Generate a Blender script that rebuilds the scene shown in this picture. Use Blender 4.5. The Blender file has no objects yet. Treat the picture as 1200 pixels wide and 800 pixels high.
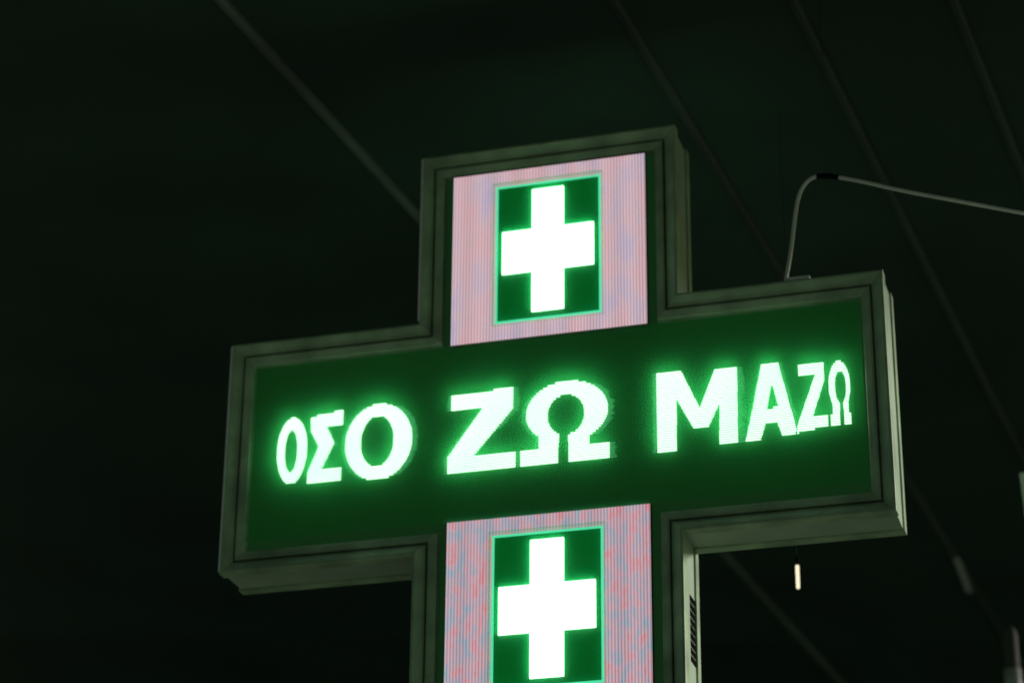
import bpy, bmesh, math, random
from mathutils import Vector, Matrix
random.seed(4)
S = bpy.context.scene
COL = S.collection
R = math.radians
Z0 = 3.626          # height of the cross centre above the pavement
D = 0.143           # depth of the sign box

# ------------------------------------------------------------------ camera
yaw, pit, roll = R(16.364), R(24.783), R(0.52)
fw = Vector((-math.sin(yaw)*math.cos(pit), math.cos(yaw)*math.cos(pit), math.sin(pit)))
ri = Vector((math.cos(yaw), math.sin(yaw), 0)); up = ri.cross(fw)
r2 = ri*math.cos(roll) + up*math.sin(roll); u2 = -ri*math.sin(roll) + up*math.cos(roll)
cd = bpy.data.cameras.new('camera'); cam = bpy.data.objects.new('camera', cd); COL.objects.link(cam)
cam.matrix_world = Matrix.Translation((1.2798, -4.6088, Z0-2.026)) @ Matrix((r2, u2, -fw)).transposed().to_4x4()
cd.sensor_width = 36; cd.sensor_fit = 'HORIZONTAL'; cd.lens = 36*2990.5/1200
cd.clip_start = 0.05; cd.clip_end = 2000
cd.dof.use_dof = True; cd.dof.focus_distance = 4.70; cd.dof.aperture_fstop = 2.8
S.camera = cam

# ------------------------------------------------------------------ sky, sun, exposure
SUN_AZ, SUN_EL = R(60), R(12)      # street light level: from the right and a little behind the sign
W = bpy.data.worlds.new('World'); S.world = W; W.use_nodes = True
wn = W.node_tree; bg = wn.nodes['Background']
sk = wn.nodes.new('ShaderNodeTexSky'); sk.sky_type = 'NISHITA'; sk.sun_disc = False
sk.air_density = 0.6; sk.dust_density = 4.0; sk.ozone_density = 0.0; sk.sun_elevation = SUN_EL; sk.sun_rotation = SUN_AZ
mul = wn.nodes.new('ShaderNodeMix'); mul.data_type = 'RGBA'; mul.blend_type = 'MULTIPLY'; mul.inputs[0].default_value = 1.0
mul.inputs[7].default_value = (0.72, 1.0, 0.68, 1)      # greenish night white balance
wn.links.new(sk.outputs[0], mul.inputs[6]); wn.links.new(mul.outputs[2], bg.inputs[0]); bg.inputs[1].default_value = 0.023
sl = bpy.data.lights.new('sun', 'SUN'); so = bpy.data.objects.new('sun', sl); COL.objects.link(so)
sl.energy = 2.4; sl.angle = R(6); sl.color = (1.0, 0.97, 0.88)
sd = Vector((math.sin(SUN_AZ)*math.cos(SUN_EL), math.cos(SUN_AZ)*math.cos(SUN_EL), math.sin(SUN_EL)))
so.rotation_euler = (-sd).to_track_quat('-Z', 'Y').to_euler(); so.location = (6, 4, 9)
S.view_settings.view_transform = 'Standard'; S.view_settings.look = 'None'
S.view_settings.exposure = 0; S.view_settings.gamma = 1
S.render.engine = 'CYCLES'
S.cycles.pixel_filter_type = 'BLACKMAN_HARRIS'; S.cycles.filter_width = 1.5

# ------------------------------------------------------------------ materials
def mat(name, col, rough=0.6, metal=0.0, var=0.0, scale=8.0, bump=0.0, spec=0.5):
    m = bpy.data.materials.new(name); m.use_nodes = True
    n = m.node_tree.nodes; l = m.node_tree.links; b = n['Principled BSDF']
    b.inputs['Roughness'].default_value = rough; b.inputs['Metallic'].default_value = metal
    b.inputs['Specular IOR Level'].default_value = spec
    b.inputs['Base Color'].default_value = (*col, 1)
    if var or bump:
        tc = n.new('ShaderNodeTexCoord'); nz = n.new('ShaderNodeTexNoise')
        nz.inputs['Scale'].default_value = scale; nz.inputs['Detail'].default_value = 6
        l.new(tc.outputs['Object'], nz.inputs['Vector'])
        if var:
            cr = n.new('ShaderNodeValToRGB')
            cr.color_ramp.elements[0].position = 0.32; cr.color_ramp.elements[1].position = 0.68
            cr.color_ramp.elements[0].color = (*[c*(1-var) for c in col], 1)
            cr.color_ramp.elements[1].color = (*[min(1, c*(1+var)) for c in col], 1)
            l.new(nz.outputs['Fac'], cr.inputs[0]); l.new(cr.outputs[0], b.inputs['Base Color'])
        if bump:
            bp = n.new('ShaderNodeBump'); bp.inputs['Strength'].default_value = bump; bp.inputs['Distance'].default_value = 0.01
            l.new(nz.outputs['Fac'], bp.inputs['Height']); l.new(bp.outputs[0], b.inputs['Normal'])
    return m

def glow(name, col, strength):
    m = mat(name, (0.02, 0.02, 0.02), 0.7)
    b = m.node_tree.nodes['Principled BSDF']
    b.inputs['Emission Color'].default_value = (*col, 1); b.inputs['Emission Strength'].default_value = strength
    return m

def pixel_panel(name, strength, blotch):
    """LED module showing pale pink: fine vertical diode columns, tints wandering between red, lilac and blue."""
    m = mat(name, (0.03, 0.03, 0.03), 0.7)
    n = m.node_tree.nodes; l = m.node_tree.links; b = n['Principled BSDF']
    tc = n.new('ShaderNodeTexCoord'); sx = n.new('ShaderNodeSeparateXYZ'); l.new(tc.outputs['Object'], sx.inputs[0])
    def math_(op, a, bb=None):
        q = n.new('ShaderNodeMath'); q.operation = op
        for i, v in enumerate((a, bb)):
            if v is None: continue
            if isinstance(v, (int, float)): q.inputs[i].default_value = v
            else: l.new(v, q.inputs[i])
        return q.outputs[0]
    wave = math_('SINE', math_('MULTIPLY', sx.outputs['X'], 2*math.pi/0.0066))
    wave2 = math_('SINE', math_('MULTIPLY', sx.outputs['X'], 2*math.pi/0.0545))
    mp = n.new('ShaderNodeMapping'); mp.inputs['Scale'].default_value = (14, 14, 7) if blotch else (9, 9, 4)
    mp.inputs['Rotation'].default_value = (0, R(-35 if blotch else 10), 0)
    l.new(tc.outputs['Object'], mp.inputs[0])
    nz = n.new('ShaderNodeTexNoise'); nz.inputs['Scale'].default_value = 4.6 if blotch else 2.0; nz.inputs['Detail'].default_value = 3
    l.new(mp.outputs[0], nz.inputs['Vector'])
    cr = n.new('ShaderNodeValToRGB'); e = cr.color_ramp.elements
    if blotch:
        cols = [(0.30, (0.30, 0.40, 0.48)), (0.46, (0.47, 0.37, 0.44)), (0.56, (0.56, 0.36, 0.41)), (0.72, (0.66, 0.26, 0.29))]
    else:
        cols = [(0.30, (0.47, 0.40, 0.54)), (0.48, (0.58, 0.42, 0.47)), (0.62, (0.64, 0.40, 0.44)), (0.75, (0.58, 0.42, 0.42))]
    e[0].position, e[0].color = cols[0][0], (*cols[0][1], 1); e[1].position, e[1].color = cols[-1][0], (*cols[-1][1], 1)
    for p_, c_ in cols[1:-1]:
        q = e.new(p_); q.color = (*c_, 1)
    l.new(nz.outputs['Fac'], cr.inputs[0]); l.new(cr.outputs[0], b.inputs['Emission Color'])
    st = math_('ADD', math_('MULTIPLY', wave, 0.30), math_('ADD', math_('MULTIPLY', wave2, 0.05), 1.0))
    l.new(math_('MULTIPLY', st, strength), b.inputs['Emission Strength'])
    return m

M = dict(
    frame=mat('frame_paint', (0.35, 0.48, 0.31), 0.45, 0.0, 0.30, 14, 0.08),
    body=mat('body_paint', (0.37, 0.48, 0.36), 0.5, 0.0, 0.14, 7, 0.04),
    black=mat('black_plastic', (0.010, 0.010, 0.010), 1.0, spec=0.0),
    field=glow('led_green_field', (0.0, 0.12, 0.015), 0.6),
    border=glow('led_mint_border', (0.10, 0.9, 0.48), 1.0),
    cross=glow('led_white_cross', (1.6, 3.0, 1.8), 1.4),
    letter=glow('led_white_letter', (1.75, 2.8, 1.95), 1.0),
    comb=glow('led_ghost_row', (0.08, 0.42, 0.17), 1.0),
    pinkA=pixel_panel('led_pink_panel', 0.95, False),
    pinkB=pixel_panel('led_mottled_panel', 0.90, True),
    rim=mat('panel_edge', (0.10, 0.03, 0.03), 0.6),
    soffit=mat('soffit_metal', (0.017, 0.042, 0.029), 0.55, 0.0, 0.25, 2.0, 0.03),
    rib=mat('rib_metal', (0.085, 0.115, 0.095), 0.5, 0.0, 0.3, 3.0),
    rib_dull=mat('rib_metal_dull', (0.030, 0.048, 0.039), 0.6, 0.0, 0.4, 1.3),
    splice=mat('splice_metal', (0.45, 0.46, 0.44), 0.5),
    cable=mat('white_cable', (0.84, 0.84, 0.80), 0.5, 0.0, 0.08, 30),
    lampglass=glow('lamp_tube', (1.0, 0.88, 0.62), 1.1),
    highlight=mat('edge_highlight', (0.80, 0.82, 0.78), 0.35),
    polepaint=mat('pole_paint', (0.03, 0.034, 0.03), 0.8, 0.0, 0.2, 12),
    greypaint=mat('grey_paint', (0.22, 0.23, 0.22), 0.6, 0.0, 0.2, 12),
    pale=mat('pale_paint', (0.80, 0.80, 0.74), 0.6, 0.0, 0.12, 10),
    wall=mat('render_wall', (0.16, 0.16, 0.15), 0.9, 0.0, 0.15, 1.5, 0.2),
    ground=mat('concrete_pavement', (0.32, 0.38, 0.32), 0.9, 0.0, 0.3, 3.0, 0.3),
)
# LED screen: dark green acrylic-faced diode matrix, diodes as a fine dot relief, idle diodes glimmering green
def screen_mat():
    m = mat('led_screen', (0.030, 0.17, 0.045), 0.55, spec=0.3)
    n = m.node_tree.nodes; l = m.node_tree.links; b = n['Principled BSDF']
    tc = n.new('ShaderNodeTexCoord'); vo = n.new('ShaderNodeTexVoronoi'); vo.inputs['Scale'].default_value = 160
    vo.inputs['Randomness'].default_value = 0.0; l.new(tc.outputs['Object'], vo.inputs['Vector'])
    cr = n.new('ShaderNodeValToRGB'); cr.color_ramp.elements[0].position = .2; cr.color_ramp.elements[1].position = .6
    cr.color_ramp.elements[0].color = (0.05, 0.22, 0.06, 1); cr.color_ramp.elements[1].color = (0.03, 0.13, 0.035, 1)
    l.new(vo.outputs['Distance'], cr.inputs[0]); l.new(cr.outputs[0], b.inputs['Base Color'])
    b.inputs['Emission Color'].default_value = (0.20, 1.0, 0.26, 1); b.inputs['Emission Strength'].default_value = 0.016
    return m
M['screen'] = screen_mat()
# clear acrylic cover: almost all light passes, a little is scattered in the milky sheet (to make the halo round letters and crosses)
def cover_mat(name, col, lo, hi):
    m = bpy.data.materials.new(name); m.use_nodes = True
    n = m.node_tree.nodes; l = m.node_tree.links; n.remove(n['Principled BSDF'])
    tr = n.new('ShaderNodeBsdfTransparent'); tr.inputs[0].default_value = (0.97, 1, 0.97, 1)
    sc = n.new('ShaderNodeBsdfTranslucent'); sc.inputs[0].default_value = (*col, 1)
    mx = n.new('ShaderNodeMixShader')
    tc = n.new('ShaderNodeTexCoord'); nz = n.new('ShaderNodeTexNoise'); nz.inputs['Scale'].default_value = 6; nz.inputs['Detail'].default_value = 5
    mr = n.new('ShaderNodeMapRange'); mr.inputs[1].default_value = 0.3; mr.inputs[2].default_value = 0.7; mr.inputs[3].default_value = lo; mr.inputs[4].default_value = hi
    l.new(tc.outputs['Object'], nz.inputs['Vector']); l.new(nz.outputs['Fac'], mr.inputs[0]); l.new(mr.outputs[0], mx.inputs[0])
    l.new(tr.outputs[0], mx.inputs[1]); l.new(sc.outputs[0], mx.inputs[2]); l.new(mx.outputs[0], n['Material Output'].inputs[0])
    return m
M['cover'] = cover_mat('acrylic_cover', (0.07, 0.95, 0.26), 0.24, 0.38)
M['cover2'] = cover_mat('halo_cover', (0.03, 0.95, 0.35), 0.19, 0.25)
for k_ in ('comb', 'field', 'screen', 'border'): M[k_].cycles.emission_sampling = 'NONE'

# ------------------------------------------------------------------ mesh helpers
def obj(name, bm, m, parent=None, loc=None):
    me = bpy.data.meshes.new(name)
    bmesh.ops.recalc_face_normals(bm, faces=bm.faces)
    bm.to_mesh(me); bm.free()
    for mm in (m if isinstance(m, (list, tuple)) else [m]): me.materials.append(mm)
    o = bpy.data.objects.new(name, me); COL.objects.link(o)
    if parent: o.parent = parent
    if loc: o.location = loc
    return o
def tag(o, label, cat, group=None):
    o['label'] = label; o['category'] = cat
    if group: o['group'] = group
    return o
def box(bm, x0, x1, y0, y1, z0, z1, mi=0):
    v = [bm.verts.new(p) for p in ((x0,y0,z0),(x1,y0,z0),(x1,y1,z0),(x0,y1,z0),(x0,y0,z1),(x1,y0,z1),(x1,y1,z1),(x0,y1,z1))]
    for f in ((0,1,5,4),(1,2,6,5),(2,3,7,6),(3,0,4,7),(4,5,6,7),(3,2,1,0)):
        bm.faces.new([v[i] for i in f]).material_index = mi
    return v
def bevel(bm, w, seg=2):
    bmesh.ops.bevel(bm, geom=bm.edges[:], offset=w, segments=seg, profile=0.5, affect='EDGES')
def tube(bm, pts, r, n=10, caps=True):
    pts = [Vector(p) for p in pts]; rings = []
    rr = r if isinstance(r, (list, tuple)) else [r]*len(pts)
    ref = Vector((0, 1, 0))
    for i, p in enumerate(pts):
        t = (pts[min(i+1, len(pts)-1)] - pts[max(i-1, 0)]).normalized()
        rf = ref if abs(t.dot(ref)) < 0.95 else Vector((1, 0, 0))
        a = t.cross(rf).normalized(); b = t.cross(a)
        rings.append([bm.verts.new(p + (a*math.cos(2*math.pi*k/n) + b*math.sin(2*math.pi*k/n))*rr[i]) for k in range(n)])
    for i in range(len(rings)-1):
        for k in range(n):
            bm.faces.new((rings[i][k], rings[i][(k+1) % n], rings[i+1][(k+1) % n], rings[i+1][k]))
    if caps:
        bm.faces.new(rings[0][::-1]); bm.faces.new(rings[-1])
    for f in bm.faces: f.smooth = True
def spline(P, n=8):
    P = [Vector(p) for p in P]; out = []
    for i in range(len(P)-1):
        a, b, c, d = P[max(i-1, 0)], P[i], P[i+1], P[min(i+2, len(P)-1)]
        for k in range(n):
            t = k/n
            out.append(0.5*((2*b) + (c-a)*t + (2*a-5*b+4*c-d)*t*t + (3*b-a-3*c+d)*t**3))
    return out + [P[-1]]

# ------------------------------------------------------------------ ground
bm = bmesh.new(); v = [bm.verts.new(p) for p in ((-300,-300,0),(300,-300,0),(300,300,0),(-300,300,0))]; bm.faces.new(v)
g = obj('pavement', bm, M['ground']); g['kind'] = 'structure'

# ------------------------------------------------------------------ canopy soffit with ribs
ZS = Z0 + 1.0
YA, YB, XL, XR = -1.0, 8.0, -6.0, 3.8  # unseen right edge XR placed so its shade dims the sign's upper right
bm = bmesh.new(); box(bm, XL, XR, YA, YB, ZS+0.035, ZS+0.22)
can = obj('canopy_soffit', bm, M['soffit']); can['kind'] = 'structure'
ribs = [(-0.665, R(5.2)), (0.145, R(4.1)), (0.515, R(4.25)), (0.845, R(4.3)), (1.22, R(4.3)), (1.60, R(4.3))]
edge = lambda i, y: ribs[i][0] + math.tan(ribs[i][1])*y
for i in range(-1, len(ribs)):
    bm = bmesh.new(); g2 = 0.006
    xa = [XL, XL] if i < 0 else [edge(i, YA)+g2, edge(i, YB)+g2]
    xb = [XR, XR] if i == len(ribs)-1 else [edge(i+1, YA)-g2, edge(i+1, YB)-g2]
    vs = [bm.verts.new((x, y, z)) for z in (ZS, ZS+0.034) for x, y in ((xa[0], YA), (xb[0], YA), (xb[1], YB), (xa[1], YB))]
    for f in ((0,1,2,3),(4,5,6,7),(0,1,5,4),(1,2,6,5),(2,3,7,6),(3,0,4,7)): bm.faces.new([vs[k] for k in f])
    obj('soffit_panel', bm, M['soffit'], can)
for i in range(len(ribs)):
    bm = bmesh.new(); w = 0.014
    prof = [(-w, 0.003), (-w*0.8, -0.010), (-w*0.35, -0.016), (w*0.35, -0.016), (w*0.8, -0.010), (w, 0.003)]
    A = [bm.verts.new((edge(i, YA)+px, YA+0.002, ZS+pz)) for px, pz in prof]
    B = [bm.verts.new((edge(i, YB)+px, YB-0.002, ZS+pz)) for px, pz in prof]
    for k in range(len(prof)): bm.faces.new((A[k], A[(k+1) % 6], B[(k+1) % 6], B[k]))
    bm.faces.new(A); bm.faces.new(B[::-1])
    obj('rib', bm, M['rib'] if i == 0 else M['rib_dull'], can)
bm = bmesh.new(); x = edge(1, 3.9); box(bm, x-0.010, x+0.010, 3.74, 4.10, ZS-0.0205, ZS-0.0165)
obj('rib_splice_plate', bm, M['splice'], can)
bm = bmesh.new(); box(bm, XL, XR, YB+0.003, YB+0.3, 0, ZS+0.5); obj('rear_wall', bm, M['wall'], can)

# ------------------------------------------------------------------ the cross sign
sign = bpy.data.objects.new('pharmacy_cross_sign', None); COL.objects.link(sign); sign.location = (0, D/2, 0)
tag(sign, 'double-sided green LED pharmacy cross with white Greek lettering and pale metal frame', 'sign')
aw, ah, cw, ch = 0.70, 0.2588, 0.280, 0.6552
def outline(d):      # cross outline inset by d, counter-clockwise
    a, h, c, t = aw-d, ah-d, cw-d, ch-d
    return [(-c,-t),(c,-t),(c,-h),(a,-h),(a,h),(c,h),(c,t),(-c,t),(-c,h),(-a,h),(-a,-h),(-c,-h)]
def loops(bm, prof, close=False):   # prof: list of (inset, y) -> skin between successive cross outlines
    R_ = [[bm.verts.new((x, y, z+Z0)) for x, z in outline(d)] for d, y in prof]
    for i in range(len(R_)-1 + (1 if close else 0)):
        A, B = R_[i], R_[(i+1) % len(R_)]
        for k in range(12): bm.faces.new((A[k], A[(k+1) % 12], B[(k+1) % 12], B[k]))
    return R_
def cap(bm, ring):   # cross-shaped face as three quads plus middle
    r = ring; bm.faces.new((r[0], r[1], r[2], r[11])); bm.faces.new((r[11], r[2], r[3], r[4], r[5], r[8], r[9], r[10])); bm.faces.new((r[8], r[5], r[6], r[7]))
H = D/2
bm = bmesh.new()
rr_ = loops(bm, [(0.050, -H+0.043), (0.050, -H+0.026), (0.004, -H+0.026), (0.004, H-0.026), (0.050, H-0.026), (0.050, H-0.043)])
cap(bm, rr_[0]); cap(bm, rr_[-1])
obj('body', bm, M['body'], sign)
front = []
bm = bmesh.new()   # outer lip: rounded outer edge, front slopes in towards the screen
loops(bm, [(0.0, -H+0.030), (0.0, -H+0.003), (0.001, -H+0.001), (0.003, -H), (0.006, -H), (0.024, -H+0.010), (0.0255, -H+0.012), (0.0255, -H+0.030)], True)
front.append(obj('outer_frame', bm, M['frame'], sign))
bm = bmesh.new()   # inner lip
loops(bm, [(0.0295, -H+0.030), (0.0295, -H+0.010), (0.031, -H+0.0085), (0.034, -H+0.0085), (0.046, -H+0.013), (0.048, -H+0.015), (0.048, -H+0.030)], True)
front.append(obj('inner_frame', bm, M['frame'], sign))
YF = -H+0.030      # screen surface
bm = bmesh.new(); rr_ = loops(bm, [(0.047, YF), (0.047, YF+0.010)]); cap(bm, rr_[0]); cap(bm, rr_[-1])
disp = obj('message_display', bm, M['screen'], sign); front.append(disp)

# lettering: rows of lit diodes, millimetres in the plane of the screen
def poly(P):
    def f(x, z):
        c = False; j = len(P)-1
        for i in range(len(P)):
            (xi, zi), (xj, zj) = P[i], P[j]
            if (zi > z) != (zj > z) and x < (xj-xi)*(z-zi)/(zj-zi)+xi: c = not c
            j = i
        return c
    return f
def ell(cx, cz, a, b): return lambda x, z: ((x-cx)/a)**2 + ((z-cz)/b)**2 < 1
def rect(x0, x1, z0, z1): return lambda x, z: x0 < x < x1 and z0 < z < z1
def ring(o, i):
    o, i = ell(*o), ell(*i); return lambda x, z: o(x, z) and not i(x, z)
def omega(o, i, fl, fr, gap, la, lb):
    l1, l2, hole = rect(*la), rect(*lb), ell(*i)
    rg = ring(o, i); a, b, g_ = rect(*fl), rect(*fr), rect(*gap)
    return lambda x, z: (rg(x, z) or a(x, z) or b(x, z) or ((l1(x, z) or l2(x, z)) and not hole(x, z))) and not g_(x, z)
Abody, Ahole = poly([(443,87),(480,86),(512,-61),(510,-70),(480,-70),(472,-44),(450,-43),(439,-78),(406,-78),(421,-15)]), poly([(464,40),(475,-9),(454,-11)])
letters = [
    ('letter_omicron', ring((-559,6,35,76), (-561,5,13,46)), (-600,-515), 5),
    ('letter_sigma', poly([(-521,78),(-446,88),(-446,52),(-482,52),(-464,14),(-489,-40),(-446,-44),(-446,-71),(-523,-70),(-524,-49),(-501,10),(-519,45)]), (-530,-440), 6),
    ('letter_omicron', ring((-367,6,75,86), (-370,8,35,57)), (-445,-288), 16),
    ('letter_zeta', poly([(-210,93),(-74,96),(-74,50),(-157,-46),(-68,-50),(-68,-82),(-216,-85),(-216,-45),(-142,58),(-210,60)]), (-220,-64), 16),
    ('letter_omega', omega((39,29,88,69), (37,23,38,44), (-61,22,-84,-48), (41,130,-84,-49), (23,41,-90,-10), (-22,23,-50,0), (41,88,-50,0)), (-64,134), 16),
    ('letter_mu', poly([(226,92),(280,92),(316,9),(348,88),(396,88),(393,-77),(353,-78),(356,8),(335,-36),(302,-38),(270,26),(268,-85),(227,-84)]), (222,400), 16),
    ('letter_alpha', lambda x, z: Abody(x, z) and not Ahole(x, z), (404,514), 8),
    ('letter_zeta', poly([(518,77),(572,77),(572,40),(546,-36),(576,-36),(575,-61),(510,-71),(512,-53),(552,55),(517,54)]), (508,580), 3),
    ('letter_omega', omega((600,23,23,54), (602,20,10,34), (578,600,-62,-38), (605,622,-61,-38), (600,605,-70,-8), (583,600,-40,-10), (605,618,-40,-10)), (574,626), 3),
]
PITCH = 5.0
for name, f, (xa, xb), comb in letters:
    bm = bmesh.new(); k = 0; z = -100.0
    while z < 105:
        xs = []; on = False; x = xa
        while x <= xb:
            q = f(x, z)
            if q != on: xs.append(x); on = q
            x += 1.0
        if on: xs.append(xb)
        for s in range(0, len(xs)-1, 2):
            x0, x1 = xs[s]/1000-0.0015, xs[s+1]/1000-0.0045
            if x1-x0 < 0.002: continue
            box(bm, x0, x1, YF-0.0035, YF-0.0002, Z0+(z+3.3)/1000, Z0+(z+5.5)/1000, 0)
            if comb > 5:      # dim rows added past the strokes to paint their ghosted glow
                c0 = comb*random.uniform(0.6, 1.0)/1000
                if s == 0 and x0 < xa/1000+0.05: box(bm, x0-c0*0.7, x0-0.0006, YF-0.0012, YF-0.0002, Z0+(z+3.5)/1000, Z0+(z+5.3)/1000, 1)
                if s+2 >= len(xs)-1 and x1 > xb/1000-0.05: box(bm, x1+0.0006, x1+c0, YF-0.0012, YF-0.0002, Z0+(z+3.5)/1000, Z0+(z+5.3)/1000, 1)
        z += PITCH; k += 1
    front.append(obj(name, bm, [M['letter'], M['comb']], disp))

bm = bmesh.new(); YC = -H+0.0075
vs = [bm.verts.new((x, YC, Z0+z)) for x, z in ((-0.6495,-0.1925),(0.6495,-0.1925),(0.6495,0.200),(-0.6495,0.200))]; bm.faces.new(vs)
front.append(obj('acrylic_cover', bm, M['cover'], sign))

def pixel_cross(zc, m, label):
    bm = bmesh.new(); y = -H+0.014; zc += 0.003
    box(bm, -0.2113, 0.2113, y, YF+0.002, Z0+zc-0.199, Z0+zc+0.199)
    for fc in bm.faces:
        if abs(fc.normal.y) < 0.5 or fc.calc_center_median().y > y+0.001: fc.material_index = 1
    bm.normal_update()
    for fc in bm.faces: fc.material_index = 0 if fc.calc_center_median().y < y+1e-4 else 1
    pn = obj('led_panel', bm, [m, M['rim']], sign); pn['label'] = label
    w, h = 0.1145, 0.161
    bm = bmesh.new(); box(bm, -w+0.0045, w-0.0045, y-0.0012, y+0.001, Z0+zc-h+0.0045, Z0+zc+h-0.0045); obj_f = obj('green_field', bm, M['field'], pn)
    bm = bmesh.new(); t = 0.0042
    for a in ((-w, w, -h, -h+t), (-w, w, h-t, h), (-w, -w+t, -h+t, h-t), (w-t, w, -h+t, h-t)):
        box(bm, a[0], a[1], y-0.002, y+0.001, Z0+zc+a[2], Z0+zc+a[3])
    obj_b = obj('mint_border', bm, M['border'], pn)
    bm = bmesh.new(); p, q, r_, s = 0.0345, 0.1435, 0.0995, 0.0495
    P = [(-p,-q),(p,-q),(p,-s),(r_,-s),(r_,s),(p,s),(p,q),(-p,q),(-p,s),(-r_,s),(-r_,-s),(-p,-s)]
    A = [bm.verts.new((x, y-0.0055, Z0+zc+zz)) for x, zz in P]; B = [bm.verts.new((x, y-0.001, Z0+zc+zz)) for x, zz in P]
    cap(bm, A); cap(bm, B)
    for k in range(12): bm.faces.new((A[k], A[(k+1) % 12], B[(k+1) % 12], B[k]))
    obj_c = obj('white_cross', bm, M['cross'], pn)
    bm = bmesh.new(); e = 0.006
    vs = [bm.verts.new((sx*(w+e), yy, Z0+zc+sz*(h+e))) for yy in (-H+0.003, y-0.0002) for sx, sz in ((-1,-1),(1,-1),(1,1),(-1,1))]
    bm.faces.new(vs[:4])
    for k in range(4): bm.faces.new((vs[k], vs[(k+1) % 4], vs[4+(k+1) % 4], vs[4+k]))
    obj_s = obj('halo_cover', bm, M['cover2'], pn)  # scattering box added to spread a halo round the white cross
    return [pn, obj_f, obj_b, obj_c, obj_s]
front += pixel_cross(0.4005, M['pinkA'], 'pale pink panel above the lettering with a white cross on green')
front += pixel_cross(-0.3925, M['pinkB'], 'mottled red and blue panel below the lettering with a white cross on green')

# the same face on the unseen back, turned about the vertical axis, glowing onto the soffit
twin = {}
for o in front:
    c = o.copy(); COL.objects.link(c); twin[o] = c
    if o.parent is sign: c.rotation_euler = (0, 0, math.pi)
    else: c.parent = twin[o.parent]
for o, c in twin.items():
    if 'label' in c: del c['label']

for xe, za, zb in ((-aw, -ah+0.004, ah-0.004), (-cw, ah+0.006, ch-0.004)):   # added pale strip, a painted highlight along the left edges
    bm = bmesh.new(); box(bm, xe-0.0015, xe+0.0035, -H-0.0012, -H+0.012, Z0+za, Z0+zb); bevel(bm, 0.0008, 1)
    obj('highlight_strip', bm, M['highlight'], sign)
# vent louvres in the side of the lower arm, cable gland, pole
for k in range(9):
    bm = bmesh.new(); z = Z0-0.375-k*0.0155
    box(bm, cw-0.008, cw-0.0030, 0.066-H, 0.112-H, z-0.0063, z+0.0063)
    obj('vent_slot', bm, M['black'], sign)
bm = bmesh.new(); box(bm, 0.505, 0.552, -H+0.006, -H+0.022, Z0+ah-0.002, Z0+ah+0.010); bevel(bm, 0.003)
obj('cable_gland', bm, M['cable'], sign)
bm = bmesh.new(); tube(bm, [(0,0,0),(0,0,0.02),(0,0,0.021),(0,0,Z0-ch+0.01)], [0.14,0.14,0.045,0.045], 24); obj('support_pole', bm, M['frame'], sign)

# ------------------------------------------------------------------ white cable to the sign
P = [(0.5005,0.014,ah+0.004),(0.507,0.03,0.315),(0.512,0.045,0.366),(0.5228,0.05,0.444),(0.5333,0.05,0.4826),(0.5503,0.05,0.5063),(0.5686,0.05,0.5138),
     (0.592,0.05,0.5115),(0.6146,0.05,0.5052),(0.6617,0.05,0.4885),(0.748,0.05,0.4544),(0.867,0.05,0.4121),(0.9838,0.05,0.3706),(1.15,0.05,0.312),(1.5,0.05,0.22),(2.0,0.05,0.25),(2.6,0.05,0.60),(3.0,0.05,1.002)]
bm = bmesh.new(); tube(bm, spline([(x, y, z+Z0) for x, y, z in P], 8), 0.0043, 8)
cb = obj('power_cable', bm, M['cable']); tag(cb, 'thin white cable rising from top of the cross then running off sideways', 'cable')
bm = bmesh.new(); tube(bm, spline([(x, y, z+Z0) for x, y, z in P[6:9]], 6), 0.0058, 8); obj('black_tape', bm, M['black'], cb)
bm = bmesh.new(); tube(bm, [(0.592,0.05,Z0+0.513),(0.592,0.05,ZS+0.004)], 0.0006, 6); obj('tie_wire', bm, M['soffit'], cb)

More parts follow.
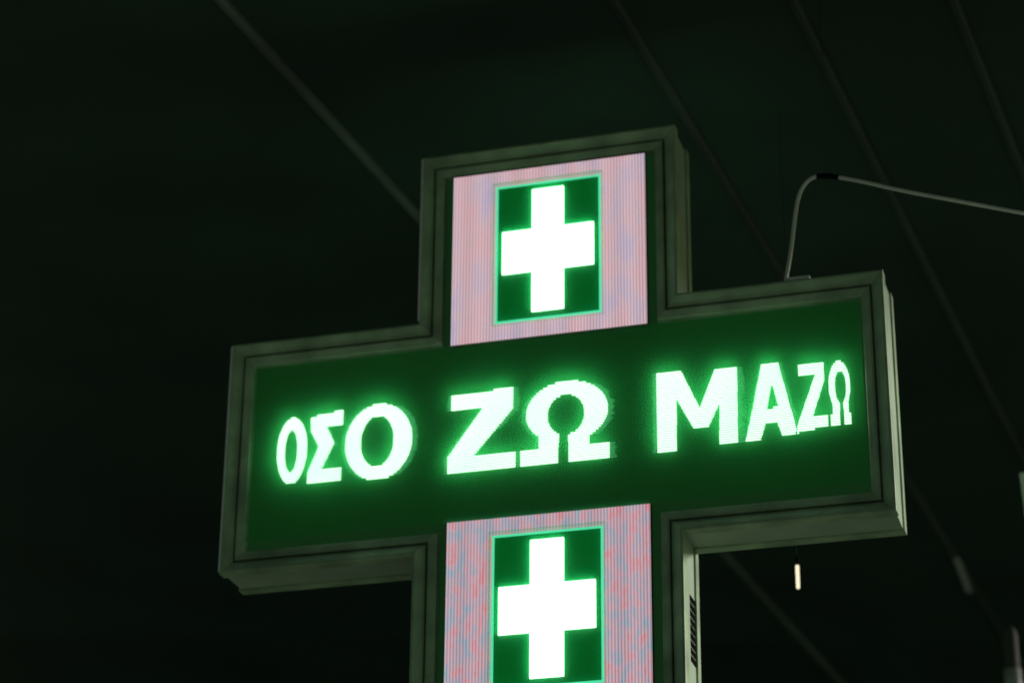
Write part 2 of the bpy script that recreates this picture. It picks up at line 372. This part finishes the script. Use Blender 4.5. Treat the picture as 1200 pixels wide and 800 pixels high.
# ------------------------------------------------------------------ small things beyond
lp = bpy.data.objects.new('pendant_lamp', None); COL.objects.link(lp); lp.location = (0.402, 0.6, Z0-0.188)
tag(lp, 'tiny lit tube lamp on a thin cord behind the arm of the cross', 'lamp')
bm = bmesh.new(); tube(bm, [(0,0,0),(0,0,0.003),(0,0,0.052),(0,0,0.055)], [0.002,0.0042,0.0042,0.003], 12); obj('glass_tube', bm, M['lampglass'], lp)
bm = bmesh.new(); tube(bm, [(0,0,0.054),(0,0,0.072),(0,0,0.076)], [0.006,0.006,0.002], 12); obj('holder', bm, M['black'], lp)
bm = bmesh.new(); tube(bm, [(0,0,0.074),(0,0,1.192)], 0.0006, 8); obj('cord', bm, M['soffit'], lp)

sb = bpy.data.objects.new('sign_box', None); COL.objects.link(sb); sb.location = (0.847, 1.2, Z0+0.27); sb.rotation_euler = (0, R(-3.0), 0)
tag(sb, 'pale narrow box edge hanging beside the cross, nearly out of view', 'box')
bm = bmesh.new(); box(bm, 0, 0.42, 0, 0.10, -0.36, 0); bevel(bm, 0.004); obj('case', bm, M['pale'], sb)
bm = bmesh.new(); box(bm, 0.02, 0.40, -0.003, 0.001, -0.34, -0.02); obj('face_panel', bm, M['greypaint'], sb)
bm = bmesh.new(); tube(bm, [(0.21,0.05,-0.003),(0.21-math.tan(R(-3))*0.73*-1,0.05,0.745)], 0.008, 8); obj('hanger_rod', bm, M['black'], sb)

pl = bpy.data.objects.new('slim_pole', None); COL.objects.link(pl); pl.location = (0.728, 2.0, 0)
tag(pl, 'slim grey round-topped pole barely lit below the pale box', 'pole')
zt = Z0+0.15
bm = bmesh.new(); tube(bm, [(0,0,0),(0,0,zt-0.03),(0,0,zt-0.014),(0,0,zt-0.004),(0,0,zt)], [0.021,0.021,0.019,0.012,0.003], 16); obj('shaft', bm, M['polepaint'], pl)
bm = bmesh.new(); tube(bm, [(0,0,Z0-0.06),(0,0,Z0+0.03)], 0.0235, 16); obj('collar', bm, M['greypaint'], pl)
